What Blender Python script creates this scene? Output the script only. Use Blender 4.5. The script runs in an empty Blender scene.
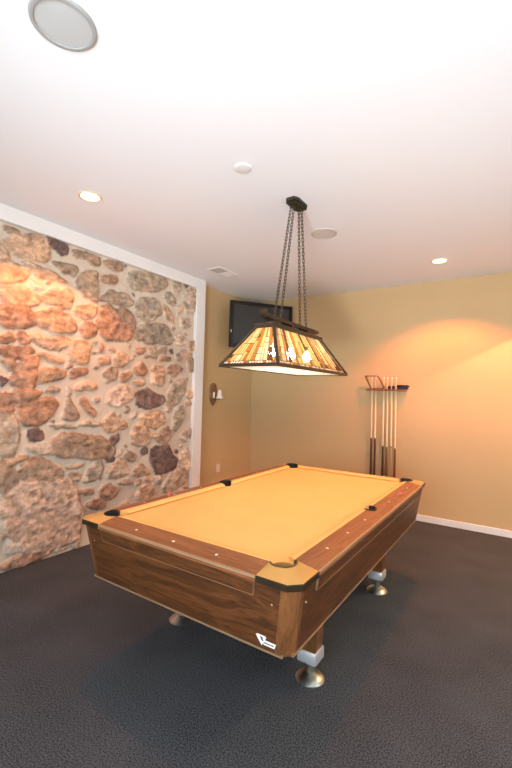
STONES="""b 1545 2799 1643 2803 1637 2760 1562 2750
o 1550 2682 1593 2721 1795 2807 1891 2754 1886 2650 1845 2603 1675 2586 1596 2634
d 1893 2824 2069 2827 2072 2756 2018 2704 1953 2740 1898 2783
b 2157 2805 2384 2810 2413 2742 2345 2713 2260 2744 2164 2734
o 1485 2512 1601 2515 1695 2493 1713 2424 1668 2388 1564 2338 1493 2313
o 1492 2671 1545 2625 1593 2545 1498 2540
o 1724 2551 1822 2546 1944 2537 2046 2484 2057 2451 1929 2472 1809 2458 1742 2498
b 1943 2629 2030 2644 2154 2649 2175 2609 2129 2551 2052 2557 1996 2586
b 2189 2520 2246 2600 2401 2661 2398 2497 2393 2361 2275 2393 2212 2452
o 1537 2284 1654 2336 1765 2338 1834 2278 1803 2221 1676 2187 1570 2189
t 1746 2408 1812 2408 1872 2372 1856 2347 1797 2354
o 1859 2283 1934 2352 2077 2411 2137 2362 2122 2259 2029 2223 1938 2249
r 1547 2121 1601 2164 1739 2183 1807 2121 1786 2034 1684 1986 1594 1980 1551 2012
o 1823 2141 1923 2194 2050 2183 2147 2128 2178 2070 2076 2000 1948 2025 1843 2060
o 2161 2240 2279 2300 2395 2314 2388 2226 2284 2179 2203 2193
r 2227 2086 2306 2164 2392 2131 2385 2035 2271 2009
r 1552 1918 1625 1945 1665 1894 1599 1854 1547 1871
r 1679 1936 1732 1968 1775 1908 1753 1864 1697 1866
o 1790 1942 1898 1957 2097 1958 2128 1899 2063 1856 1902 1864 1816 1896
o 2155 1929 2253 1960 2347 1934 2333 1772 2222 1754 2151 1793
r 1556 1824 1659 1844 1786 1834 1796 1793 1695 1735 1573 1755
o 1837 1797 1957 1801 2076 1768 2068 1741 1942 1748 1864 1766
r 1642 1538 1668 1636 1726 1729 1814 1753 1849 1715 1845 1613 1832 1521 1719 1517
b 1553 1722 1634 1729 1681 1701 1653 1627 1592 1662
d 1537 1589 1595 1576 1619 1545 1569 1504
b 1886 1641 1944 1688 2090 1672 2084 1591 1967 1560 1880 1565
r 2158 1640 2224 1690 2326 1696 2338 1650 2268 1619 2169 1604
o 2221 1534 2290 1564 2428 1550 2440 1512 2335 1487 2243 1489
b 1926 1490 1987 1517 2060 1493 2043 1458 1972 1456
t 2134 1522 2177 1505 2186 1442 2138 1423
r 1654 1427 1690 1484 1801 1487 1884 1472 1836 1421 1725 1371 1663 1387
r 1542 1457 1638 1443 1665 1347 1652 1300 1556 1286
r 1695 1347 1805 1387 1956 1413 2030 1353 1979 1275 1913 1192 1797 1181 1723 1249
b 2098 1255 2149 1397 2188 1379 2263 1268 2225 1224 2128 1222
r 2274 1388 2328 1416 2361 1360 2439 1292 2430 1254 2345 1266
g 1557 1271 1653 1268 1702 1186 1716 1040 1696 962 1570 967
d 1783 1133 1864 1153 1925 1124 1919 1056 1819 1048 1785 1083
g 1975 1164 2092 1175 2227 1160 2219 1133 2057 1133
t 2266 1185 2389 1205 2481 1176 2467 1148 2308 1156
t 1805 983 1903 1015 2008 1024 2021 927 1890 924
b 2062 1028 2135 1066 2312 1063 2529 1009 2624 922 2604 846 2448 834 2220 870 2085 903
b 2156 788 2344 785 2305 749 2167 751
b 1572 913 1775 929 1809 900 1670 861 1573 881
b 1733 805 1892 891 2053 811 2103 717 2077 677 1917 703 1800 714
b 1574 859 1671 838 1728 741 1693 651 1619 634 1584 687
b 2168 716 2287 707 2280 635 2201 639
g 2330 645 2389 730 2497 811 2519 711 2480 612 2373 610
r 2265 519 2294 541 2418 537 2431 478 2296 495
p 1659 563 1740 651 1902 647 2154 620 2247 459 2274 308 2233 120 2064 115 1808 157 1724 278 1674 402
r 2382 404 2466 433 2555 396 2581 333 2449 323 2384 357
o 1587 547 1639 520 1643 409 1606 434
r 1643 50 1701 94 1842 114 1994 93 2005 38 1878 20 1704 22
t 2021 85 2119 99 2196 58 2189 16 2049 42
o 1595 336 1655 297 1613 254
t 1637 208 1695 254 1775 167 1700 126
t 2214 89 2314 60 2327 2 2237 10
b 2472 2796 2665 2820 2682 2735 2564 2714 2487 2736
r 2462 2643 2618 2669 2634 2611 2558 2559 2470 2559
g 2806 2746 2919 2811 3103 2813 3266 2818 3270 2719 3142 2651 2899 2595 2810 2643
g 3403 2828 3548 2838 3535 2717 3426 2718
t 3610 2721 3821 2810 3815 2520 3640 2487
b 2452 2415 2574 2497 2732 2522 2819 2438 2738 2387 2578 2388 2478 2378
r 2438 2178 2469 2291 2555 2340 2621 2308 2685 2354 2811 2310 2844 2201 2807 2080 2726 2035 2632 2056 2569 2015 2467 2076
g 2906 2444 2992 2521 3179 2549 3234 2412 3156 2336 3017 2288 2910 2351
g 3292 2623 3375 2680 3468 2598 3453 2530 3346 2547
o 3265 2467 3331 2506 3440 2424 3445 2309 3356 2333
g 2907 2094 2932 2191 3096 2253 3326 2252 3400 2136 3368 2068 3013 2049
t 3452 2168 3559 2209 3675 2145 3639 2088 3474 2081
r 2884 1952 3015 2002 3033 1944 2944 1907
g 3078 1973 3155 2006 3181 1935 3096 1907
b 3205 1975 3336 2027 3357 1953 3223 1935
b 3005 1894 3192 1900 3194 1863 3037 1861
b 3242 1880 3393 1906 3396 1855 3260 1839
d 3406 2009 3459 2015 3451 1950 3408 1958
p 3516 1943 3661 2037 3801 1971 3668 1891 3555 1895
p 3714 2124 3832 2166 3837 2043 3731 2031
b 3725 1909 3822 1932 3830 1768 3731 1775
o 2629 1836 2705 1910 2817 1853 2739 1756 2645 1760
b 2522 1654 2582 1733 2660 1728 2651 1617 2551 1569
r 2702 1675 2824 1705 2855 1638 2719 1587
r 2894 1721 2978 1821 3057 1755 3030 1670 2941 1666
b 3382 1778 3521 1834 3616 1768 3492 1682 3385 1715
p 3133 1785 3314 1773 3322 1599 3159 1573
r 2460 1958 2510 1932 2500 1867 2451 1872
o 2453 1819 2565 1830 2567 1765 2456 1756
t 3569 2395 3720 2421 3745 2317 3593 2280
p 2756 1983 2839 1988 2813 1955
p 2584 1393 2618 1480 2747 1561 2860 1520 2879 1428 2811 1371 2650 1349
d 2943 1487 3067 1525 3163 1479 3278 1456 3314 1394 3171 1309 2970 1335
g 3381 1420 3478 1600 3641 1646 3667 1501 3543 1356 3436 1356
o 2858 1577 3002 1625 3049 1584 2945 1557
o 2507 1158 2578 1231 2640 1283 2697 1172 2700 1105 2560 1081
r 2710 1182 2791 1190 2808 1122 2727 1099
t 2845 1222 2943 1277 2946 1219 2875 1187
o 3021 1205 3110 1262 3304 1258 3343 1144 3213 1076 3054 1133
d 2602 970 2637 1043 2729 1048 2719 971 2642 934
o 2884 980 2907 1105 3024 1134 3153 1007 3126 913 2975 903
b 3211 979 3346 1069 3407 1086 3460 986 3405 902 3269 926
g 3483 1113 3540 1278 3637 1329 3682 1183 3558 1031 3485 1061
t 3617 949 3804 1057 3791 910 3695 890
d 3007 854 3081 882 3130 817 3054 790
d 3187 811 3289 862 3425 850 3481 755 3556 695 3524 596 3269 570 3239 659 3198 713
b 2794 807 2861 868 2949 813 2938 733 2838 757
d 2566 823 2673 821 2662 774 2585 784
p 2601 700 2702 763 2782 775 2857 641 2736 603 2630 620
b 2915 610 3013 701 3123 627 3141 576 2990 564
b 2738 559 2875 559 2934 504 2878 479 2780 507
r 2522 520 2633 554 2741 481 2692 402 2551 419
o 2985 344 3054 460 3178 450 3247 341 3153 311
g 3378 366 3476 501 3616 584 3772 483 3738 381 3484 322
t 3611 689 3719 782 3819 745 3808 558 3672 576
r 2490 990 2539 975 2543 878 2495 873
r 2500 756 2535 794 2552 685 2518 605
t 3333 1344 3419 1356 3457 1280 3371 1269
t 3238 538 3337 535 3325 425 3248 451"""
P_CAN1,P_CAN2,P_CAN3,P_FLASH,EXPO=95,190,215,30,.12
P_FILL_FWD=720  # power of the added second uplight
P_FILL_REAR,P_FILL_SIDE=175,48  # power of the fill lights at the two added windows
import bpy, bmesh, math, random
import numpy as np
from mathutils import Vector, Matrix
random.seed(7); rng=np.random.default_rng(11)
PI=math.pi
col=bpy.context.scene.collection
ZC=2.954; YB=5.304; XS=-3.443; XL=-3.586; XR=2.6; YR=-2.6

# ---------------------------------------------------------------- helpers
def link(o,parent=None):
    col.objects.link(o)
    if parent is not None: o.parent=parent
    return o
def obj(name,bm,mats,parent=None,smooth=False,loc=None,recalc=True):
    if recalc: bmesh.ops.recalc_face_normals(bm,faces=bm.faces)
    me=bpy.data.meshes.new(name); bm.to_mesh(me); bm.free()
    for m in (mats if isinstance(mats,(list,tuple)) else [mats]): me.materials.append(m)
    if smooth:
        for p in me.polygons: p.use_smooth=True
        if smooth!='all':
            try: me.set_sharp_from_angle(angle=math.radians(35))
            except Exception: pass
    o=bpy.data.objects.new(name,me)
    if loc is not None: o.location=loc
    return link(o,parent)
def tag(o,label,cat,group=None):
    o['label']=label; o['category']=cat
    if group: o['group']=group
    return o
def thing(name,label,cat,loc=(0,0,0),rz=0,group=None):
    o=bpy.data.objects.new(name,None); o.empty_display_size=.05; o.location=loc; o.rotation_euler=(0,0,rz)
    return tag(link(o),label,cat,group)
def struct(name,bm,m,parent=None,smooth=False):
    o=obj(name,bm,m,parent,smooth); o['kind']='structure'; return o
def box(bm,x0,x1,y0,y1,z0,z1,bev=0,M=None):
    r=bmesh.ops.create_cube(bm,size=1)['verts']
    bmesh.ops.scale(bm,vec=(x1-x0,y1-y0,z1-z0),verts=r)
    bmesh.ops.translate(bm,vec=((x0+x1)/2,(y0+y1)/2,(z0+z1)/2),verts=r)
    if bev:
        es=list({e for v in r for e in v.link_edges})
        g=bmesh.ops.bevel(bm,geom=es,offset=bev,segments=2,affect='EDGES',profile=.5)
        r=list({v for f in g['faces'] for v in f.verts}|{v for v in r if v.is_valid})
    if M is not None: bmesh.ops.transform(bm,matrix=M,verts=[v for v in r if v.is_valid])
    return r
def lathe(bm,prof,n=32,M=None,caps=True):
    rings=[]
    for (r,z) in prof:
        if r<1e-6: rings.append([bm.verts.new((0,0,z))])
        else: rings.append([bm.verts.new((r*math.cos(2*PI*i/n),r*math.sin(2*PI*i/n),z)) for i in range(n)])
    for a,b in zip(rings,rings[1:]):
        for i in range(n):
            j=(i+1)%n
            if len(a)==1 and len(b)==1: continue
            if len(a)==1: bm.faces.new((a[0],b[i],b[j]))
            elif len(b)==1: bm.faces.new((a[i],a[j],b[0]))
            else: bm.faces.new((a[i],a[j],b[j],b[i]))
    if caps:
        for R in (rings[0],rings[-1]):
            if len(R)>1: bm.faces.new(R)
    vs=[v for R in rings for v in R]
    if M is not None: bmesh.ops.transform(bm,matrix=M,verts=vs)
    return vs
def frame_from(d):
    d=Vector(d).normalized(); a=Vector((0,0,1)) if abs(d.z)<.9 else Vector((1,0,0))
    u=d.cross(a).normalized(); return u,d.cross(u).normalized()
def tube(bm,pts,r,n=8,closed=False):
    P=[Vector(p) for p in pts]; rings=[]; N=len(P)
    rr=r if isinstance(r,(list,tuple)) else [r]*N
    for i,p in enumerate(P):
        if closed: d=P[(i+1)%N]-P[i-1]
        else: d=P[min(i+1,N-1)]-P[max(i-1,0)]
        if i==0 or not rings: u,v=frame_from(d)
        else:
            d=d.normalized(); u=(u-d*u.dot(d)).normalized(); v=d.cross(u)
        rings.append([bm.verts.new(p+rr[i]*(math.cos(2*PI*k/n)*u+math.sin(2*PI*k/n)*v)) for k in range(n)])
    for i in range(N if closed else N-1):
        a,b=rings[i],rings[(i+1)%N]
        for k in range(n): bm.faces.new((a[k],a[(k+1)%n],b[(k+1)%n],b[k]))
    if not closed: bm.faces.new(rings[0]); bm.faces.new(rings[-1])
def prism(bm,poly,z0,z1):
    a=[bm.verts.new((x,y,z0)) for x,y in poly]; b=[bm.verts.new((x,y,z1)) for x,y in poly]
    n=len(poly); bm.faces.new(a); bm.faces.new(b)
    for i in range(n): bm.faces.new((a[i],a[(i+1)%n],b[(i+1)%n],b[i]))
def copy_tree(o,parent=None):
    c=o.copy(); col.objects.link(c)
    if parent is not None: c.parent=parent
    for ch in list(o.children): copy_tree(ch,c)
    return c

# ---------------------------------------------------------------- materials
def mat(name,c,rough=.5,metal=0,noise=None,bump=None,coat=0,spec=.5,emit=None):
    m=bpy.data.materials.new(name); m.use_nodes=True; nt=m.node_tree; b=nt.nodes['Principled BSDF']
    b.inputs['Base Color'].default_value=(*c,1); b.inputs['Roughness'].default_value=rough; b.inputs['Metallic'].default_value=metal
    b.inputs['Coat Weight'].default_value=coat; b.inputs['Coat Roughness'].default_value=.12
    b.inputs['Specular IOR Level'].default_value=spec
    tc=nt.nodes.new('ShaderNodeTexCoord')
    if noise:
        sc,amt=noise[:2]; st=noise[2] if len(noise)>2 else (1,1,1)
        mp=nt.nodes.new('ShaderNodeMapping'); mp.inputs['Scale'].default_value=st; nt.links.new(tc.outputs['Object'],mp.inputs[0])
        n=nt.nodes.new('ShaderNodeTexNoise'); n.inputs['Scale'].default_value=sc; n.inputs['Detail'].default_value=5
        nt.links.new(mp.outputs[0],n.inputs['Vector'])
        r=nt.nodes.new('ShaderNodeValToRGB'); r.color_ramp.elements[0].position=.3; r.color_ramp.elements[1].position=.7
        r.color_ramp.elements[0].color=(*[max(0,x*(1-amt)) for x in c],1); r.color_ramp.elements[1].color=(*[min(1,x*(1+amt)) for x in c],1)
        nt.links.new(n.outputs['Fac'],r.inputs[0]); nt.links.new(r.outputs[0],b.inputs['Base Color'])
    if bump:
        n2=nt.nodes.new('ShaderNodeTexNoise'); n2.inputs['Scale'].default_value=bump[0]; n2.inputs['Detail'].default_value=3
        nt.links.new(tc.outputs['Object'],n2.inputs['Vector'])
        bp=nt.nodes.new('ShaderNodeBump'); bp.inputs['Strength'].default_value=bump[1]; bp.inputs['Distance'].default_value=.01
        nt.links.new(n2.outputs['Fac'],bp.inputs['Height']); nt.links.new(bp.outputs[0],b.inputs['Normal'])
    if emit:
        b.inputs['Emission Color'].default_value=(*emit[0],1); b.inputs['Emission Strength'].default_value=emit[1]
    return m
def wood(name,c0,c1,axis,rough=.35,coat=.2,scale=1.0):
    m=bpy.data.materials.new(name); m.use_nodes=True; nt=m.node_tree; b=nt.nodes['Principled BSDF']
    tc=nt.nodes.new('ShaderNodeTexCoord'); mp=nt.nodes.new('ShaderNodeMapping')
    st=[9.0*scale]*3; st[axis]=1.1*scale; mp.inputs['Scale'].default_value=st
    n=nt.nodes.new('ShaderNodeTexNoise'); n.inputs['Scale'].default_value=1.6; n.inputs['Detail'].default_value=6; n.inputs['Distortion'].default_value=1.2
    w=nt.nodes.new('ShaderNodeMath'); w.operation='MULTIPLY'; w.inputs[1].default_value=9
    f=nt.nodes.new('ShaderNodeMath'); f.operation='PINGPONG'; f.inputs[1].default_value=1
    n2=nt.nodes.new('ShaderNodeTexNoise'); n2.inputs['Scale'].default_value=14; n2.inputs['Detail'].default_value=4
    mx=nt.nodes.new('ShaderNodeMath'); mx.operation='MULTIPLY_ADD'; mx.inputs[1].default_value=.45
    L=nt.links.new
    L(tc.outputs['Object'],mp.inputs[0]); L(mp.outputs[0],n.inputs['Vector']); L(mp.outputs[0],n2.inputs['Vector'])
    L(n.outputs['Fac'],w.inputs[0]); L(w.outputs[0],f.inputs[0])
    m2=nt.nodes.new('ShaderNodeMath'); m2.operation='MULTIPLY'; m2.inputs[1].default_value=.55
    L(n2.outputs['Fac'],m2.inputs[0]); L(f.outputs[0],mx.inputs[0]); L(m2.outputs[0],mx.inputs[2])
    r=nt.nodes.new('ShaderNodeValToRGB'); r.color_ramp.elements[0].position=.12; r.color_ramp.elements[1].position=.8
    r.color_ramp.elements[0].color=(*c0,1); r.color_ramp.elements[1].color=(*c1,1)
    L(mx.outputs[0],r.inputs[0]); L(r.outputs[0],b.inputs['Base Color'])
    b.inputs['Roughness'].default_value=rough; b.inputs['Coat Weight'].default_value=coat; b.inputs['Coat Roughness'].default_value=.15
    return m
def glass(name,c,t=.31):
    m=bpy.data.materials.new(name); m.use_nodes=True; nt=m.node_tree
    for n in list(nt.nodes):
        if n.type!='OUTPUT_MATERIAL': nt.nodes.remove(n)
    out=[n for n in nt.nodes if n.type=='OUTPUT_MATERIAL'][0]
    tr=nt.nodes.new('ShaderNodeBsdfTranslucent'); df=nt.nodes.new('ShaderNodeBsdfDiffuse'); mx=nt.nodes.new('ShaderNodeMixShader')
    no=nt.nodes.new('ShaderNodeTexNoise'); no.inputs['Scale'].default_value=38; no.inputs['Detail'].default_value=3
    tc=nt.nodes.new('ShaderNodeTexCoord'); nt.links.new(tc.outputs['Object'],no.inputs['Vector'])
    r=nt.nodes.new('ShaderNodeValToRGB'); r.color_ramp.elements[0].position=.3; r.color_ramp.elements[1].position=.7
    r.color_ramp.elements[0].color=(*[x*.75 for x in c],1); r.color_ramp.elements[1].color=(*[min(.95,x*1.2) for x in c],1)
    nt.links.new(no.outputs['Fac'],r.inputs[0]); nt.links.new(r.outputs[0],tr.inputs[0])
    df.inputs[0].default_value=(*[min(.9,x*1.15) for x in c],1)
    mx.inputs[0].default_value=1-t
    nt.links.new(tr.outputs[0],mx.inputs[1]); nt.links.new(df.outputs[0],mx.inputs[2]); nt.links.new(mx.outputs[0],out.inputs[0])
    return m
M={}
M['ceil']=mat('ceiling_paint',(.85,.875,.89),.85,bump=(220,.04))
M['wall']=mat('beige_paint',(.58,.405,.20),.55,noise=(1.3,.03),bump=(180,.05),spec=.35)
M['white']=mat('white_trim',(.80,.80,.77),.45)
M['carpet']=None
def carpet():
    m=mat('carpet',(.04,.042,.046),.95,bump=(800,.12),spec=.15); nt=m.node_tree; b=nt.nodes['Principled BSDF']
    tc=nt.nodes.new('ShaderNodeTexCoord')
    n=nt.nodes.new('ShaderNodeTexNoise'); n.inputs['Scale'].default_value=160; n.inputs['Detail'].default_value=4
    n2=nt.nodes.new('ShaderNodeTexNoise'); n2.inputs['Scale'].default_value=3; n2.inputs['Detail'].default_value=4
    mx=nt.nodes.new('ShaderNodeMath'); mx.operation='MULTIPLY_ADD'; mx.inputs[1].default_value=.12
    r=nt.nodes.new('ShaderNodeValToRGB')
    e=r.color_ramp.elements; e[0].position=.42; e[1].position=.68; e[0].color=(.0135,.0148,.0175,1); e[1].color=(.108,.114,.122,1)
    L=nt.links.new; L(tc.outputs['Object'],n.inputs['Vector']); L(tc.outputs['Object'],n2.inputs['Vector'])
    L(n2.outputs['Fac'],mx.inputs[0]); L(n.outputs['Fac'],mx.inputs[2]); L(mx.outputs[0],r.inputs[0]); L(r.outputs[0],b.inputs['Base Color'])
    return m
M['carpet']=carpet()
M['rail']=wood('rail_wood',(.155,.05,.0145),(.31,.112,.034),0,.45,.06)
M['raily']=wood('rail_wood_long',(.155,.05,.0145),(.31,.112,.034),1,.45,.06)
M['cabx']=wood('cabinet_wood',(.022,.0065,.0015),(.15,.05,.0125),0,.42,.05)
M['caby']=wood('cabinet_wood_long',(.022,.0065,.0015),(.15,.05,.0125),1,.42,.05)
M['cabz']=wood('corner_wood',(.095,.034,.0095),(.215,.084,.025),2,.4,.2)
M['cloth']=mat('gold_felt',(.87,.505,.175),.9,noise=(5,.03),bump=(900,.15),spec=.1)
M['gold']=mat('gold_casting',(.70,.43,.135),.28,metal=.45,noise=(9,.05))
M['bronze']=mat('dark_bronze',(.055,.035,.02),.3,metal=.6)
M['rim']=mat('pocket_rim',(.12,.075,.03),.3,metal=.6)
M['alu']=mat('light_metal_trim',(.46,.31,.18),.35,metal=.5)
M['black']=mat('black_plastic',(.009,.009,.009),.4,spec=.25)
M['rubber']=mat('black_liner',(.01,.01,.01),.6)
M['line']=mat('fascia_line',(.27,.16,.085),.4,metal=.3)
M['chrome']=mat('chrome',(.55,.57,.53),.32,metal=1)
M['satin']=mat('satin_metal',(.72,.73,.76),.35,metal=.55)
M['pearl']=mat('pearl_dot',(.85,.8,.7),.3)
M['chalk']=mat('red_chalk',(.75,.16,.13),.8)
M['badge']=mat('badge_white',(.9,.88,.84),.35)
M['ink']=mat('badge_ink',(.06,.05,.05),.5)
M['lead']=mat('dark_came',(.05,.035,.02),.5,metal=.5)
M['lampwood']=mat('lamp_dark_frame',(.038,.026,.015),.42,metal=.3,noise=(20,.25))
M['chain']=mat('chain_bronze',(.10,.065,.04),.4,metal=.7)
M['canopy']=mat('canopy_bronze',(.05,.045,.025),.45,metal=.5)
M['gl']=[glass('glass_cream',(.72,.54,.30)),glass('glass_yellow',(.68,.44,.14)),glass('glass_amber',(.42,.16,.035)),glass('glass_white',(.80,.72,.54)),glass('glass_brown',(.13,.055,.02)),glass('glass_green',(.30,.29,.17))]
M['diff']=glass('white_diffuser',(.93,.93,.92),.85)
M['bulb']=mat('bulb_glow',(1,1,1),.5,emit=((1,.88,.72),58))
M['canglow']=mat('can_glow',(1,1,1),.5,emit=((1,.78,.42),9))
M['canring']=mat('can_ring',(.82,.72,.52),.35,metal=.2)
M['grey']=mat('speaker_rim',(.36,.36,.345),.5)
M['grille2']=mat('speaker_grille_pale',(.66,.65,.62),.7,bump=(900,.25))
M['grille']=mat('speaker_grille',(.52,.535,.52),.7,bump=(900,.25))
M['rim2']=mat('speaker_rim_pale',(.56,.51,.43),.5)
M['plas']=mat('white_plastic',(.78,.77,.74),.4)
M['ivory']=mat('ivory_plastic',(.80,.68,.50),.35)
M['slatgrey']=mat('vent_slat',(.50,.50,.45),.5)
M['screen']=mat('glossy_screen',(.028,.03,.028),.1,spec=.5)
M['led']=mat('tv_mark',(.75,.75,.75),.4)
M['plaque']=wood('plaque_wood',(.14,.06,.02),(.30,.14,.05),2,.4,.2,2)
M['milk']=mat('milk_glass',(.92,.84,.72),.25)
M['brass']=mat('old_brass',(.30,.17,.07),.35,metal=.7)
M['maple']=mat('maple_shaft',(.80,.62,.36),.35,coat=.3)
M['buttdark']=mat('butt_dark',(.07,.025,.012),.35,coat=.3)
M['buttbrown']=mat('butt_brown',(.20,.075,.03),.35,coat=.3)
M['butttan']=mat('butt_tan',(.50,.28,.11),.35,coat=.3)
M['buttred']=mat('butt_red_brown',(.17,.04,.015),.35,coat=.3)
M['ferrule']=mat('ferrule_white',(.85,.82,.75),.4)
M['tip']=mat('leather_tip',(.25,.3,.38),.8)
M['rackwood']=wood('rack_wood',(.20,.07,.035),(.36,.14,.07),0,.4,.2,2)
M['dmwood']=mat('diamond_wood',(.17,.09,.03),.4)

# ---------------------------------------------------------------- room shell
def slab(name,x0,x1,y0,y1,z0,z1,m):
    bm=bmesh.new(); box(bm,x0,x1,y0,y1,z0,z1); return struct(name,bm,m)
slab('floor',XL-.1,XR+.1,YR-.1,YB+.1,-.1,0,M['carpet'])
slab('ceiling',XL-.1,XR+.1,YR-.1,YB+.1,ZC,ZC+.1,M['ceil'])
slab('wall_back',XL-.1,XR+.1,YB,YB+.1,0,ZC,M['wall'])
slab('wall_right',XR,XR+.1,YR,YB,0,ZC,M['wall'])
slab('wall_rear',XL-.1,XR+.1,YR-.1,YR,0,ZC,M['wall'])
slab('wall_left',XL-.1,XL,YR,YB,0,ZC,M['wall'])
bm=bmesh.new(); box(bm,XL+.001,XR-.001,YB-.014,YB-.0005,0,.078,.004); struct('baseboard_back',bm,M['white'])
bm=bmesh.new(); box(bm,XL+.0005,XL+.014,3.975,YB-.015,0,.078,.004); struct('baseboard_left',bm,M['white'])
bm=bmesh.new(); box(bm,XR-.014,XR-.0005,YR+.01,YB-.015,0,.078,.004); struct('baseboard_right',bm,M['white'])
bm=bmesh.new()
for a in ((-1.6,1.2,.74,.80),(-1.6,1.2,2.30,2.36),(-1.6,-1.54,.80,2.30),(1.14,1.2,.80,2.30),(-.23,-.17,.80,2.30)): box(bm,a[0],a[1],YR+.0005,YR+.045,a[2],a[3],.003)
wn=struct('added_window_1',bm,M['white'])  # window added in the unseen rear wall to carry fill light
bm=bmesh.new(); box(bm,-1.541,1.141,YR+.001,YR+.012,.799,2.301); struct('added_pane',bm,mat('fill_pane_glow',(.7,.8,.9),.1,emit=((.85,.93,1),.8)),wn)  # glowing pane, added with the rear fill
bm=bmesh.new()
for a in ((.02,3.18,1.22,1.28),(.02,3.18,2.42,2.48),(.02,.08,1.28,2.42),(3.12,3.18,1.28,2.42),(1.57,1.63,1.28,2.42)): box(bm,XR-.045,XR-.0005,*a,.003)
wn2=struct('added_window_2',bm,M['white'])  # second window, added out of view to brighten the left walls
bm=bmesh.new(); box(bm,XR-.012,XR-.001,.079,3.121,1.279,2.421); struct('added_pane',bm,bpy.data.materials['fill_pane_glow'],wn2)  # same added glow for the side fill
Y0,Y1=-.3,3.815
bm=bmesh.new(); box(bm,XL+.001,XS,Y0-.15,3.97,2.828,ZC-.0005,.004); struct('trim_1',bm,M['white'])
bm=bmesh.new(); box(bm,XL+.001,XS,Y1-.002,3.97,0,2.8275,.004); struct('trim_2',bm,M['white'])
bm=bmesh.new(); box(bm,XL+.001,XS,Y0-.15,Y0,0,2.8275,.004); struct('trim_3',bm,M['white'])

# ---------------------------------------------------------------- fieldstone wall
def lattice(ny,nz,cell,y,z,seed):
    r=np.random.default_rng(seed); g=r.random((400,400))
    a=(y+10)/cell; b=(z+10)/cell; i=np.floor(a).astype(int); j=np.floor(b).astype(int); fa=a-i; fb=b-j
    fa=fa*fa*(3-2*fa); fb=fb*fb*(3-2*fb); i%=399; j%=399
    return (g[i,j]*(1-fa)*(1-fb)+g[i+1,j]*fa*(1-fb)+g[i,j+1]*(1-fa)*fb+g[i+1,j+1]*fa*fb)-.5
def fbm(y,z,cell,seed,o=4):
    s=0;a=1
    for k in range(o): s=s+a*lattice(0,0,cell/2**k,y,z,seed+k); a*=.55
    return s
def chaikin(P):
    Q=[]
    for i in range(len(P)):
        a,b=P[i],P[(i+1)%len(P)]; Q+=[.8*a+.2*b,.2*a+.8*b]
    return np.array(Q)
def polydist(P,y,z):   # positive inside
    ins=np.zeros(y.shape,bool); d=np.full(y.shape,9.)
    for i in range(len(P)):
        (ax,ay),(bx,by)=P[i],P[(i+1)%len(P)]
        c=((ay>z)!=(by>z))
        with np.errstate(all='ignore'): xx=(bx-ax)*(z-ay)/(by-ay+1e-12)+ax
        ins^=c&(y<xx)
        ex,ey=bx-ax,by-ay; t=np.clip(((y-ax)*ex+(z-ay)*ey)/(ex*ex+ey*ey+1e-12),0,1)
        d=np.minimum(d,np.hypot(y-ax-t*ex,z-ay-t*ey))
    return np.where(ins,d,-d)
PAL=dict(o=(.60,.39,.25),r=(.45,.265,.17),b=(.44,.30,.20),t=(.62,.49,.37),g=(.45,.355,.255),d=(.20,.13,.11),p=(.62,.43,.30))
PAL0=dict(o=(.60,.33,.17),r=(.40,.20,.115),b=(.40,.26,.165),t=(.60,.46,.33),g=(.36,.31,.225),d=(.19,.125,.105),p=(.56,.37,.27))
MORT=np.array((.64,.54,.42))
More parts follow.
